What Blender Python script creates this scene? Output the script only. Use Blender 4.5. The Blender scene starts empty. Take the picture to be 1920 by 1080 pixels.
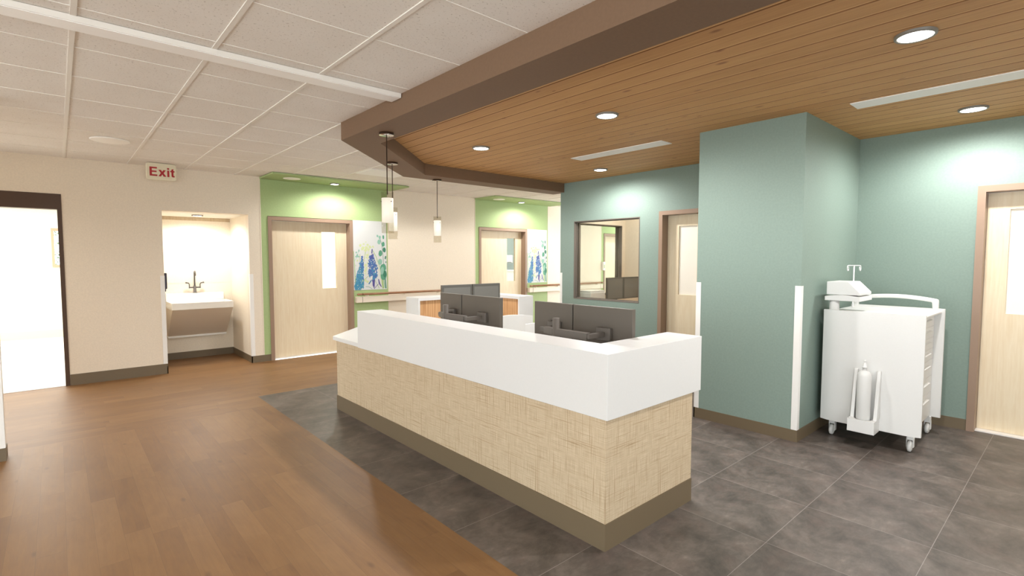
import bpy, bmesh, math, random
from mathutils import Vector, Matrix

S = bpy.context.scene
COL = S.collection
random.seed(7)

# ------------------------------------------------------------------ helpers
def lin(c):
    return tuple(((v/255.0)/12.92 if v/255.0 <= .04045 else ((v/255.0+.055)/1.055)**2.4) for v in c)

class NT:
    """small wrapper to write node trees compactly"""
    def __init__(s, name):
        s.m = bpy.data.materials.new(name); s.m.use_nodes = True
        s.t = s.m.node_tree; s.t.nodes.clear()
        s.out = s.t.nodes.new('ShaderNodeOutputMaterial')
    def n(s, typ, **kw):
        nd = s.t.nodes.new(typ)
        for k, v in kw.items(): setattr(nd, k, v)
        return nd
    def put(s, inp, v):
        if isinstance(v, bpy.types.NodeSocket): s.t.links.new(v, inp)
        else: inp.default_value = v
    def math(s, op, a, b=None, c=None):
        nd = s.n('ShaderNodeMath', operation=op)
        s.put(nd.inputs[0], a)
        if b is not None: s.put(nd.inputs[1], b)
        if c is not None: s.put(nd.inputs[2], c)
        return nd.outputs[0]
    def xyz(s):
        tc = s.n('ShaderNodeTexCoord'); sp = s.n('ShaderNodeSeparateXYZ')
        s.t.links.new(tc.outputs['Object'], sp.inputs[0])
        return sp.outputs[0], sp.outputs[1], sp.outputs[2]
    def vec(s, x, y, z=0.0):
        nd = s.n('ShaderNodeCombineXYZ')
        for i, v in enumerate((x, y, z)): s.put(nd.inputs[i], v)
        return nd.outputs[0]
    def noise(s, v, scale=1.0, detail=2.0, rough=.5, dist=0.0):
        nd = s.n('ShaderNodeTexNoise'); s.put(nd.inputs['Vector'], v)
        nd.inputs['Scale'].default_value = scale; nd.inputs['Detail'].default_value = detail
        nd.inputs['Roughness'].default_value = rough; nd.inputs['Distortion'].default_value = dist
        return nd.outputs['Fac']
    def rand(s, v):
        nd = s.n('ShaderNodeTexWhiteNoise', noise_dimensions='3D'); s.put(nd.inputs['Vector'], v)
        return nd.outputs['Value']
    def ramp(s, f, stops):
        nd = s.n('ShaderNodeValToRGB'); s.put(nd.inputs[0], f)
        e = nd.color_ramp.elements
        while len(e) < len(stops): e.new(.5)
        for i, (p, c) in enumerate(stops):
            e[i].position = p; e[i].color = (*c, 1) if len(c) == 3 else c
        return nd.outputs[0]
    def mix(s, f, a, b, mode='MIX'):
        nd = s.n('ShaderNodeMix', data_type='RGBA', blend_type=mode)
        s.put(nd.inputs[0], f)
        for i, v in ((6, a), (7, b)):
            if isinstance(v, tuple) and len(v) == 3: v = (*v, 1)
            s.put(nd.inputs[i], v)
        return nd.outputs[2]
    def bump(s, h, strength=.2, dist=.002):
        nd = s.n('ShaderNodeBump'); nd.inputs['Strength'].default_value = strength
        nd.inputs['Distance'].default_value = dist; s.put(nd.inputs['Height'], h)
        return nd.outputs[0]
    def bsdf(s, color, rough=.5, normal=None, metal=0.0, spec=.5, **kw):
        b = s.n('ShaderNodeBsdfPrincipled')
        if isinstance(color, tuple) and len(color) == 3: color = (*color, 1)
        s.put(b.inputs['Base Color'], color); s.put(b.inputs['Roughness'], rough)
        b.inputs['Metallic'].default_value = metal; b.inputs['Specular IOR Level'].default_value = spec
        if normal is not None: s.put(b.inputs['Normal'], normal)
        for k, v in kw.items(): s.put(b.inputs[k], v)
        s.t.links.new(b.outputs[0], s.out.inputs[0])
        return s.m

def paint(name, c, rough=.6, var=.03, spec=.3):
    k = NT(name); x, y, z = k.xyz()
    f = k.noise(k.vec(x, y, z), 60, 3)
    c = lin(c); lo = tuple(v*(1-var) for v in c); hi = tuple(min(1, v*(1+var)) for v in c)
    return k.bsdf(k.ramp(f, [(.35, lo), (.65, hi)]), rough, k.bump(f, .05, .001), spec=spec)

def plain(name, c, rough=.4, metal=0.0, spec=.5):
    k = NT(name); x, y, z = k.xyz()
    f = k.noise(k.vec(x, y, z), 90, 2)
    c = lin(c)
    return k.bsdf(k.ramp(f, [(.3, tuple(v*.985 for v in c)), (.7, c)]), rough, metal=metal, spec=spec)

def emit(name, c, s):
    k = NT(name); e = k.n('ShaderNodeEmission')
    e.inputs[0].default_value = (*lin(c), 1); e.inputs[1].default_value = s
    k.t.links.new(e.outputs[0], k.out.inputs[0]); return k.m

def clear(name, tint, gloss, rough=.02):
    k = NT(name)
    t = k.n('ShaderNodeBsdfTransparent'); t.inputs[0].default_value = (*tint, 1)
    g = k.n('ShaderNodeBsdfGlossy'); g.inputs['Roughness'].default_value = rough
    mx = k.n('ShaderNodeMixShader'); mx.inputs[0].default_value = gloss
    k.t.links.new(t.outputs[0], mx.inputs[1]); k.t.links.new(g.outputs[0], mx.inputs[2])
    k.t.links.new(mx.outputs[0], k.out.inputs[0]); return k.m

# ------------------------------------------------------------------ materials
M = {}
M['beige'] = paint('beige_paint', (230, 217, 198))
M['teal'] = paint('teal_paint', (132, 149, 139))
M['green'] = paint('green_paint', (165, 184, 130))
M['alcove_wall'] = paint('alcove_paint', (236, 225, 206))
M['white_wall'] = paint('white_paint', (236, 232, 222))
M['brown'] = paint('brown_soffit_paint', (122, 96, 75), .6)
M['base'] = plain('rubber_base', (110, 95, 73), .5)
M['white'] = plain('white_solid_surface', (222, 221, 219), .35)
M['cartwhite'] = plain('white_plastic', (224, 223, 220), .4)
M['guard'] = plain('white_guard_vinyl', (238, 235, 230), .4)
M['taupe'] = plain('taupe_door_frame', (152, 126, 106), .4)
M['bronze'] = plain('dark_brown_frame', (72, 48, 28), .5)
M['graymetal'] = plain('window_frame_metal', (112, 104, 96), .4)
M['dark'] = plain('dark_gray_plastic', (92, 84, 75), .45)
M['screen'] = plain('gray_screen', (122, 120, 115), .35)
M['bezel'] = plain('gray_bezel', (100, 98, 93), .4)
M['armgray'] = plain('arm_gray', (100, 93, 86), .35)
M['ceilwhite'] = plain('ceiling_grid_white', (233, 227, 218), .6)
M['fixture'] = plain('white_fixture', (252, 250, 247), .5)
M['bar'] = plain('pendant_bronze', (62, 44, 32), .35)
M['chrome'] = plain('polished_metal', (215, 213, 208), .12, 1.0)
M['steel'] = plain('brushed_steel', (98, 92, 86), .35, .2)
M['porcelain'] = plain('porcelain', (243, 241, 236), .2)
M['apron'] = plain('sink_apron', (214, 198, 178), .45)
M['rimgray'] = plain('downlight_ring', (128, 124, 116), .4)
M['redletter'] = plain('red_letter', (165, 18, 24), .5)
M['signface'] = plain('sign_face', (226, 217, 190), .5)
M['navy'] = plain('dark_navy_plastic', (38, 36, 52), .4)
M['bumper'] = plain('bumper_vinyl', (228, 215, 196), .5)
M['joint'] = plain('dark_joint', (72, 44, 38), .6)
M['threshold'] = plain('threshold_white', (236, 232, 226), .5)
M['speaker'] = plain('speaker_white', (252, 248, 241), .6)
M['lens'] = emit('downlight_lens', (255, 252, 246), 14)
M['chairwhite'] = plain('chair_white', (232, 231, 228), .5)
M['mat_black'] = plain('caster_gray', (200, 198, 194), .5)
M['frost'] = plain('frosted_pane', (244, 236, 222), .35)
M['glass'] = clear('window_glass', (.88, .885, .86), .02)
M['door_glass'] = clear('door_glass', (.96, .97, .95), .04)
M['pend_glass'] = clear('pendant_glass', (.93, .92, .89), .012)
M['room_floor'] = plain('pale_room_floor', (240, 238, 228), .4)
M['room_base'] = plain('pale_room_base', (226, 220, 192), .5)
M['pinkframe'] = plain('pale_wood_frame', (196, 158, 132), .5)
M['leaf'] = plain('shrub_leaf', (92, 112, 66), .6)
M['leaf_light'] = plain('shrub_leaf_light', (176, 190, 130), .6)
M['stem'] = plain('shrub_stem', (84, 70, 50), .7)

def wood_door():
    k = NT('maple_door'); x, y, z = k.xyz()
    u = k.math('ADD', x, y)
    g = k.noise(k.vec(k.math('MULTIPLY', u, 55), 0.0, k.math('MULTIPLY', z, 2.2)), 1, 4, .6, .4)
    fleck = k.noise(k.vec(k.math('MULTIPLY', u, 28), 3.0, k.math('MULTIPLY', z, 5)), 1, 2, .5, 1.5)
    f = k.math('ADD', k.math('MULTIPLY', g, .75), k.math('MULTIPLY', fleck, .25))
    return k.bsdf(k.ramp(f, [(.30, lin((221, 200, 166))), (.55, lin((228, 211, 181))), (.75, lin((233, 218, 192)))]), .42)
M['maple'] = wood_door()

def wood_slat():
    k = NT('zebra_wood'); x, y, z = k.xyz()
    u = k.math('ADD', x, y)
    g = k.noise(k.vec(k.math('MULTIPLY', u, 60), 0.0, k.math('MULTIPLY', z, 1.2)), 1, 3, .6)
    return k.bsdf(k.ramp(g, [(.3, lin((172, 122, 78))), (.5, lin((202, 154, 106))), (.68, lin((222, 184, 138)))]), .45)
M['slat'] = wood_slat()

def rail_wood():
    k = NT('handrail_wood'); x, y, z = k.xyz()
    g = k.noise(k.vec(k.math('MULTIPLY', x, 8), k.math('MULTIPLY', y, 160), k.math('MULTIPLY', z, 160)), 1, 3, .6)
    return k.bsdf(k.ramp(g, [(.35, lin((128, 88, 60))), (.65, lin((168, 122, 86)))]), .4)
M['railwood'] = rail_wood()

def plank_floor(name, along_x):
    k = NT(name); x, y, z = k.xyz()
    a, c = (x, y) if along_x else (y, x)
    W, L = .122, .92
    row = k.math('FLOOR', k.math('DIVIDE', k.math('ADD', c, 20.03), W))
    rr = k.rand(k.vec(row, 3.1, 1.7))
    al = k.math('ADD', k.math('DIVIDE', k.math('ADD', a, 30.0), L), k.math('MULTIPLY', rr, 5.0))
    idx = k.math('FLOOR', al)
    pr = k.rand(k.vec(row, idx, 5.0))
    grain = k.noise(k.vec(k.math('MULTIPLY', a, 3.2), k.math('MULTIPLY', c, 42), k.math('MULTIPLY', pr, 40)), 1, 5, .62, .6)
    cloud = k.noise(k.vec(k.math('MULTIPLY', a, 3.0), k.math('MULTIPLY', c, 6.0), k.math('MULTIPLY', pr, 40)), 1, 3, .6, .8)
    f = k.math('ADD', k.math('ADD', k.math('MULTIPLY', grain, .45), k.math('MULTIPLY', cloud, .35)), k.math('MULTIPLY', pr, .20))
    col = k.ramp(f, [(.25, lin((110, 75, 43))), (.50, lin((130, 93, 54))), (.62, lin((138, 101, 61))), (.85, lin((152, 115, 74)))])
    # knots
    vo = k.n('ShaderNodeTexVoronoi'); k.put(vo.inputs['Vector'], k.vec(k.math('MULTIPLY', a, 2.2), k.math('MULTIPLY', c, 5.5), k.math('MULTIPLY', pr, 7)))
    vo.inputs['Scale'].default_value = 1.0
    kn = k.ramp(vo.outputs['Distance'], [(.03, (1, 1, 1)), (.10, (0, 0, 0))])
    col = k.mix(k.math('MULTIPLY', kn, .45), col, lin((84, 56, 36)))
    # seams
    fr = k.math('FRACT', k.math('DIVIDE', k.math('ADD', c, 20.03), W))
    fe = k.math('FRACT', al)
    seam = k.math('MAXIMUM', k.math('LESS_THAN', fr, .012), k.math('LESS_THAN', fe, .0022))
    col = k.mix(k.math('MULTIPLY', seam, .5), col, lin((92, 66, 44)))
    rgh = k.math('ADD', .40, k.math('MULTIPLY', grain, .12))
    return k.bsdf(col, rgh, k.bump(grain, .04, .001), spec=.5)
M['wood_x'] = plank_floor('plank_floor_cross', True)
M['wood_y'] = plank_floor('plank_floor_long', False)

def tile_floor():
    k = NT('gray_stone_tile'); x, y, z = k.xyz()
    P = .6115
    tx = k.math('DIVIDE', k.math('SUBTRACT', x, 1.6165-P*10), P); ty = k.math('DIVIDE', k.math('SUBTRACT', y, .4985-P*10), P)
    fx, fy = k.math('FRACT', tx), k.math('FRACT', ty)
    ix, iy = k.math('FLOOR', tx), k.math('FLOOR', ty)
    pr = k.rand(k.vec(ix, iy, 2.0))
    off = k.math('MULTIPLY', pr, 0.35)
    v = k.vec(fx, fy, off)
    big = k.noise(v, 2.3, 9, .68, .5)
    st = k.noise(k.vec(k.math('MULTIPLY', fx, 7), k.math('MULTIPLY', fy, 15), off), 1, 6, .72, .3)
    f = k.math('ADD', k.math('MULTIPLY', big, .7), k.math('MULTIPLY', st, .3))
    col = k.ramp(f, [(.37, lin((70, 64, 59))), (.50, lin((94, 86, 80))), (.61, lin((114, 105, 98))), (.73, lin((148, 138, 129)))])
    warm = k.noise(v, 4.5, 3, .5)
    col = k.mix(k.ramp(warm, [(.5, (0, 0, 0)), (.75, (.35, .35, .35))]), col, lin((106, 88, 81)))
    e = .0042
    seam = k.math('MAXIMUM', k.math('LESS_THAN', fx, e), k.math('LESS_THAN', fy, e))
    col = k.mix(k.math('MULTIPLY', seam, .6), col, lin((172, 165, 160)))
    return k.bsdf(col, k.math('ADD', .36, k.math('MULTIPLY', st, .14)), k.bump(f, .05, .001), spec=.45)
M['tile'] = tile_floor()

def pine():
    k = NT('pine_ceiling_board'); x, y, z = k.xyz()
    W = .1535
    r = k.math('DIVIDE', k.math('SUBTRACT', x, 2.577-W*20), W)
    row = k.math('FLOOR', r); pr = k.rand(k.vec(row, 1.3, 9.0))
    ys = k.math('ADD', y, k.math('MULTIPLY', pr, 17))
    grain = k.noise(k.vec(k.math('MULTIPLY', x, 70), k.math('MULTIPLY', ys, 2.0), row), 1, 4, .6, .8)
    cloud = k.noise(k.vec(k.math('MULTIPLY', x, 6), k.math('MULTIPLY', ys, 1.2), row), 1, 2, .5)
    f = k.math('ADD', k.math('MULTIPLY', grain, .5), k.math('ADD', k.math('MULTIPLY', cloud, .3), k.math('MULTIPLY', pr, .18)))
    col = k.ramp(f, [(.30, lin((182, 134, 82))), (.5, lin((198, 150, 96))), (.72, lin((210, 164, 109)))])
    vo = k.n('ShaderNodeTexVoronoi'); vo.inputs['Scale'].default_value = 1.0
    k.put(vo.inputs['Vector'], k.vec(k.math('MULTIPLY', x, 11), k.math('MULTIPLY', ys, 5.0), k.math('MULTIPLY', row, 3.7)))
    sz = k.n('ShaderNodeSeparateColor'); k.put(sz.inputs[0], vo.outputs['Color']); sz = sz.outputs[0]
    d = k.math('DIVIDE', vo.outputs['Distance'], k.math('ADD', .05, k.math('POWER', sz, 2.0)))
    kn = k.ramp(d, [(.10, (1, 1, 1)), (.24, (0, 0, 0))])
    col = k.mix(k.math('MULTIPLY', kn, .75), col, lin((128, 74, 38)))
    # joints between boards, with the groove's highlight and shade painted into the colour
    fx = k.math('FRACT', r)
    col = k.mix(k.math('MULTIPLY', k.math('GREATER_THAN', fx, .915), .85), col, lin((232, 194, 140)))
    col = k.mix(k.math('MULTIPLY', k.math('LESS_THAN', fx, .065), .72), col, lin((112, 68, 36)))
    return k.bsdf(col, .55, spec=.3)
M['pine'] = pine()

def linen():
    k = NT('woven_linen'); x, y, z = k.xyz()
    u = k.math('ADD', x, y)
    v1 = k.noise(k.vec(k.math('MULTIPLY', u, 330), k.math('MULTIPLY', z, 9), 0.0), 1, 2, .55)
    h1 = k.noise(k.vec(k.math('MULTIPLY', u, 9), k.math('MULTIPLY', z, 330), 7.0), 1, 2, .55)
    v2 = k.noise(k.vec(k.math('MULTIPLY', u, 180), k.math('MULTIPLY', z, 2.2), 3.0), 1, 1, .5)
    h2 = k.noise(k.vec(k.math('MULTIPLY', u, 2.4), k.math('MULTIPLY', z, 180), 5.0), 1, 1, .5)
    dv = k.ramp(v2, [(.63, (0, 0, 0)), (.70, (1, 1, 1))]); dh = k.ramp(h2, [(.62, (0, 0, 0)), (.70, (1, 1, 1))])
    f = k.math('ADD', k.math('MULTIPLY', v1, .5), k.math('MULTIPLY', h1, .5))
    col = k.ramp(f, [(.34, lin((176, 155, 127))), (.5, lin((196, 176, 147))), (.66, lin((212, 194, 167)))])
    dd = k.math('MAXIMUM', dv, dh)
    col = k.mix(k.math('MULTIPLY', dd, .62), col, lin((150, 122, 86)))
    return k.bsdf(col, .8, k.bump(f, .25, .001), spec=.2)
M['linen'] = linen()

def act_tile():
    k = NT('mineral_fibre_tile'); x, y, z = k.xyz()
    p = k.vec(x, y, z)
    f = k.noise(p, 150, 2, .7)
    sp = k.ramp(k.noise(p, 70, 3, .8), [(.33, (1, 1, 1)), (.40, (0, 0, 0))])
    big = k.noise(p, 3, 2)
    col = k.ramp(big, [(.3, lin((233, 227, 219))), (.7, lin((237, 232, 225)))])
    col = k.mix(k.math('MULTIPLY', sp, .6), col, lin((138, 122, 104)))
    return k.bsdf(col, .9, k.bump(f, .25, .002), spec=.1)
M['act'] = act_tile()

# ------------------------------------------------------------------ mesh helpers
class MB:
    def __init__(s): s.bm = bmesh.new()
    def box(s, x0, y0, z0, x1, y1, z1, bev=0, seg=2, mi=0):
        xs, ys, zs = sorted((x0, x1)), sorted((y0, y1)), sorted((z0, z1))
        v = [s.bm.verts.new((x, y, z)) for x in xs for y in ys for z in zs]
        F = [s.bm.faces.new([v[i] for i in q]) for q in ((0, 1, 3, 2), (4, 6, 7, 5), (0, 4, 5, 1), (2, 3, 7, 6), (0, 2, 6, 4), (1, 5, 7, 3))]
        for f in F: f.material_index = mi
        if bev:
            es = list({e for f in F for e in f.edges})
            r = bmesh.ops.bevel(s.bm, geom=es, offset=bev, segments=seg, affect='EDGES', profile=.5)
            for f in r['faces']: f.material_index = mi
        return s
    def prism(s, pts, a, b, axis='z', bev=0, mi=0, seg=2):
        """pts: 2D outline (any winding); extruded a..b along axis"""
        def P(p, h):
            if axis == 'z': return (p[0], p[1], h)
            if axis == 'y': return (p[0], h, p[1])
            return (h, p[0], p[1])
        lo = [s.bm.verts.new(P(p, a)) for p in pts]; hi = [s.bm.verts.new(P(p, b)) for p in pts]
        F = [s.bm.faces.new(lo), s.bm.faces.new(hi)]
        n = len(pts)
        for i in range(n): F.append(s.bm.faces.new((lo[i], lo[(i+1) % n], hi[(i+1) % n], hi[i])))
        bmesh.ops.recalc_face_normals(s.bm, faces=F)
        for f in F: f.material_index = mi
        if bev:
            es = list({e for f in F for e in f.edges})
            bmesh.ops.bevel(s.bm, geom=es, offset=bev, segments=seg, affect='EDGES', profile=.5)
        return s
    def poly(s, pts3, mi=0):
        f = s.bm.faces.new([s.bm.verts.new(p) for p in pts3]); f.material_index = mi; return s
    def lathe(s, c, prof, n=32, axis='z', mi=0):
        """prof: list of (r, h) revolved about axis through c"""
        def P(r, h, t):
            a, b = r*math.cos(t), r*math.sin(t)
            d = (a, b, h) if axis == 'z' else ((a, h, b) if axis == 'y' else (h, a, b))
            return (c[0]+d[0], c[1]+d[1], c[2]+d[2])
        rings = []
        for r, h in prof:
            if r < 1e-6: rings.append([s.bm.verts.new(P(0, h, 0))])
            else: rings.append([s.bm.verts.new(P(r, h, 2*math.pi*i/n)) for i in range(n)])
        F = []
        for A, B in zip(rings, rings[1:]):
            for i in range(n):
                j = (i+1) % n
                if len(A) == 1 and len(B) == 1: continue
                if len(A) == 1: F.append(s.bm.faces.new((A[0], B[i], B[j])))
                elif len(B) == 1: F.append(s.bm.faces.new((A[i], A[j], B[0])))
                else: F.append(s.bm.faces.new((A[i], A[j], B[j], B[i])))
        for f in F: f.material_index = mi; f.smooth = True
        return s
    def cyl(s, c, r, h0, h1, n=32, axis='z', mi=0):
        return s.lathe((c[0], c[1], c[2]), [(0, h0), (r, h0), (r, h0), (r, h1), (r, h1), (0, h1)], n, axis, mi)
    def tube(s, pts, r, n=12, cap=True, mi=0):
        pts = [Vector(p) for p in pts]; rings = []
        rs = r if isinstance(r, (list, tuple)) else [r]*len(pts)
        up = None
        for i, p in enumerate(pts):
            d = (pts[min(i+1, len(pts)-1)]-pts[max(i-1, 0)]).normalized()
            if up is None: up = Vector((0, 0, 1)) if abs(d.z) < .9 else Vector((1, 0, 0))
            a = d.cross(up).normalized(); b = a.cross(d).normalized(); up = b
            rings.append([s.bm.verts.new(p+(a*math.cos(2*math.pi*k/n)+b*math.sin(2*math.pi*k/n))*rs[i]) for k in range(n)])
        F = []
        for A, B in zip(rings, rings[1:]):
            for i in range(n): F.append(s.bm.faces.new((A[i], A[(i+1) % n], B[(i+1) % n], B[i])))
        if cap: F.append(s.bm.faces.new(rings[0])); F.append(s.bm.faces.new(rings[-1]))
        for f in F: f.smooth = True; f.material_index = mi
        return s
    def build(s, name, mat, parent=None, loc=None):
        bmesh.ops.recalc_face_normals(s.bm, faces=s.bm.faces)
        me = bpy.data.meshes.new(name); s.bm.to_mesh(me); s.bm.free()
        for m in (mat if isinstance(mat, (list, tuple)) else [mat]): me.materials.append(m)
        o = bpy.data.objects.new(name, me); COL.objects.link(o)
        if parent is not None:
            o.parent = parent
            # mesh data is written in world space: shift it into the parent's frame
            me.transform(Matrix.Translation(-Vector(wloc(parent))))
        return o

def wloc(o):
    v = Vector((0, 0, 0))
    while o is not None: v += o.location; o = o.parent
    return v

def smooth(o, ang=40):
    me = o.data
    for p in me.polygons: p.use_smooth = True
    bm = bmesh.new(); bm.from_mesh(me)
    for e in bm.edges:
        if len(e.link_faces) == 2: e.smooth = e.calc_face_angle(0) < math.radians(ang)
    bm.to_mesh(me); bm.free(); return o

def tag(o, label, cat, group=None):
    o['label'] = label; o['category'] = cat
    if group: o['group'] = group
    return o

def empty(name, loc):
    o = bpy.data.objects.new(name, None); COL.objects.link(o); o.location = loc; o.empty_display_size = .1
    return o

def thing(name, loc, label, cat, group=None):
    return tag(empty(name, loc), label, cat, group)

def struct(o): o['kind'] = 'structure'; return o

def sroot(name, loc): return struct(empty(name, loc))

def copy_tree(o, loc, label=None, parent=None):
    c = o.copy(); COL.objects.link(c); c.parent = parent
    if parent is None: c.location = loc
    if label: c['label'] = label
    for ch in [x for x in bpy.data.objects if x.parent is o]: copy_tree(ch, None, None, c)
    return c

def wall(mb, axis, p0, p1, a0, a1, z0, z1, holes=()):
    """wall slab: thickness p0..p1 across axis ('y' = plane faces y, runs along x), span a0..a1, rectangular holes (s,e,zb,zt)"""
    def bx(a, b, za, zb):
        if b-a < 1e-5 or zb-za < 1e-5: return
        if axis == 'y': mb.box(a, p0, za, b, p1, zb)
        else: mb.box(p0, a, za, p1, b, zb)
    cur = a0
    for (s_, e_, zb, zt) in sorted(holes):
        bx(cur, s_, z0, z1)
        bx(s_, e_, z0, zb); bx(s_, e_, zt, z1)
        cur = e_
    bx(cur, a1, z0, z1)
    return mb

# ------------------------------------------------------------------ key dimensions (metres)
YB, YW = 8.203, 8.34          # corridor back wall
XT, XTB = 6.085, 6.225        # teal wall
ZC, ZW, ZS = 2.752, 2.743, 2.602
BAY = 4.0

# ------------------------------------------------------------------ floor
# the tile area covers x>1.63, y<6.155; corridor planks stop at its edge
struct(MB().box(-5, 5.70, -.05, 1.63, 6.155, 0).box(-5, 6.155, -.05, 14, YB, 0).box(1.063, YB, -.05, 2.113, 9.30, 0).build('floor', M['wood_x']))
struct(MB().box(-5, -4, -.05, 1.63, 5.70, 0).build('floor', M['wood_y']))
struct(MB().box(1.63, -4, -.05, 9.0, 6.155, 0).build('floor', M['tile']))
struct(MB().box(-3.2, YB, -.05, 1.03, 13.6, 0).box(2.15, 8.34, -.05, 4.4, 11.6, 0).box(6.0, 8.34, -.05, 10.35, 11.6, 0).build('floor', M['room_floor']))

# ------------------------------------------------------------------ back wall
mb = MB()
wall(mb, 'y', YB, YW, -5, 2.286, 0, 2.80, [(-1.30, .061, 0, 2.319), (1.06, 2.113, 0, 2.191)])
wall(mb, 'y', YB, YW, 4.352, 6.286, 0, 2.80)
wall(mb, 'y', YB, YW, 8.352, 10.286, 0, 2.80)
wall(mb, 'y', YB, YW, 12.352, 14, 0, 2.80)
struct(mb.build('wall_back', M['beige']))
for i in range(3):
    mb = MB(); a = 2.286+BAY*i
    wall(mb, 'y', YB, YW, a, a+2.066, 0, 2.80, [(2.379+BAY*i, 3.711+BAY*i, 0, 2.19)])
    struct(mb.build('wall_back', M['green']))
    # thin metal edge where green meets beige
    t = MB().box(a-.012, YB-.004, .10, a, YB, 2.73).box(a+2.066, YB-.004, .10, a+2.072, YB, 2.73)
    struct(t.build('trim_3', M['beige']))
    # green ceiling panel over each bay
    s = MB().box(a-.006, 7.575, 2.729, a+2.14, YB, ZC-.0005)
    struct(s.build('trim_2', M['green']))

# alcove
YA = 9.269
struct(MB().box(.96, YW, 0, 1.06, 9.40, 2.80).box(2.113, YW, 0, 2.15, 9.40, 2.80).box(.96, YA, 0, 2.2, 9.40, 1.166).box(.96, YA, 1.171, 2.2, 9.40, 2.137)
       .box(.96, YA+.004, 1.16, 2.2, 9.40, 1.18).build('wall_alcove', M['alcove_wall']))
struct(MB().box(1.06, YA, 2.137, 2.113, 9.40, 2.191).build('trim_4', M['linen']))
struct(MB().box(.96, YW, 2.191, 2.2, 9.42, 2.24).build('ceiling_alcove', M['white_wall']))

# baseboards
def base_run(mb, pts, h=.10, t=.006):
    for (x0, y0), (x1, y1) in zip(pts, pts[1:]):
        mb.box(min(x0, x1)-(t if abs(x1-x0) < 1e-4 else 0), min(y0, y1)-(t if abs(y1-y0) < 1e-4 else 0), 0,
               max(x0, x1)+(t if abs(x1-x0) < 1e-4 else 0), max(y0, y1)+(t if abs(y1-y0) < 1e-4 else 0), h)
    return mb
mb = MB()
base_run(mb, [(.063, YB), (1.066, YB)], .135); base_run(mb, [(2.107, YB), (2.379, YB)], .10)
base_run(mb, [(2.113, YB-.006), (2.113, YA)], .10); base_run(mb, [(1.06, YB-.006), (1.06, YA)], .10); base_run(mb, [(1.06, YA), (2.113, YA)], .105)
for i in range(2): base_run(mb, [(3.711+BAY*i, YB), (6.379+BAY*i, YB)], .10)
struct(mb.build('baseboard_back', M['base']))
mb = MB()
base_run(mb, [(XT, -4), (XT, -.651)]); base_run(mb, [(XT, .681), (XT, 1.585)]); base_run(mb, [(4.6091, 1.585), (XT, 1.585)])
base_run(mb, [(4.615, 1.5791), (4.615, 2.5189)]); base_run(mb, [(4.609, 2.513), (XT, 2.513)]); base_run(mb, [(XT, 3.873), (XT, 5.685)]); base_run(mb, [(XT-.006, 5.685), (7.9, 5.685)])
struct(mb.build('baseboard_right', M['base']))

# near wall stub beside the wood floor
struct(MB().box(-5, 5.459, 0, -.356, 5.60, 2.80).build('wall_left', M['beige']))
struct(MB().box(-5, 5.453, 0, -.350, 5.606, .10).build('baseboard_left', M['base']))

# ------------------------------------------------------------------ teal wall, column, office
mb = MB()
wall(mb, 'x', XT, XTB, -4, 5.685, 0, 2.80, [(-.651, .681, 0, 2.184), (2.543, 3.873, 0, 2.184), (4.179, 5.395, .921, 2.131)])
struct(mb.build('wall_right', M['teal']))
struct(MB().box(4.615, 1.585, 0, XT-.001, 2.513, 2.80).build('wall_column', M['teal']))
# office wall on the corridor with its own window opening, office side walls
mb = MB(); wall(mb, 'y', 5.55, 5.685, XTB, 9.0, 0, 2.80, [(6.32, 7.538, .921, 2.131)])
struct(mb.build('wall_office', M['beige']))
struct(MB().box(7.626, 4.0, 0, 7.75, 5.55, 2.80).box(XTB, 3.9, 0, 7.75, 4.02, 2.80).build('wall_office', M['beige']))
struct(MB().box(XTB, 3.9, ZW+.002, 9.0, 5.55, 2.80).build('ceiling_office', M['act']))

def window_unit(name, axis, p0, p1, a0, a1, z0, z1, ft=.012, proud=.003):
    r = sroot(name, ((p0, a0, z0) if axis == 'x' else (a0, p0, z0)))
    m = MB()
    def bx(m, pa, pb, a, b, za, zb):
        m.box(pa, a, za, pb, b, zb) if axis == 'x' else m.box(a, pa, za, b, pb, zb)
    A, B = p0-proud, p1+proud
    bx(m, A, B, a0, a0+ft, z0, z1); bx(m, A, B, a1-ft, a1, z0, z1); bx(m, A, B, a0+ft, a1-ft, z0, z0+ft); bx(m, A, B, a0+ft, a1-ft, z1-ft, z1)
    mid = (p0+p1)/2
    s_ = .012
    for q in (mid-.028, mid+.016):
        bx(m, q, q+.012, a0+ft, a0+ft+s_, z0+ft, z1-ft); bx(m, q, q+.012, a1-ft-s_, a1-ft, z0+ft, z1-ft)
        bx(m, q, q+.012, a0+ft, a1-ft, z0+ft, z0+ft+s_); bx(m, q, q+.012, a0+ft, a1-ft, z1-ft-s_, z1-ft)
    m.build('window_frame', M['graymetal'], r)
    g = MB(); bx(g, mid-.003, mid+.003, a0+ft, a1-ft, z0+ft, z1-ft); g.build('pane', M['glass'], r)
    return r
window_unit('window_1', 'x', XT, XTB, 4.179, 5.395, .921, 2.131)
window_unit('window_2', 'y', 5.55, 5.685, 6.32, 7.538, .921, 2.131)

struct(MB().box(1.95, -3.3, 0, 6.3, -3.16, 2.80).build('wall_light_block', M['beige']))  # unseen wall added to block world light from behind the camera
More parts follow.
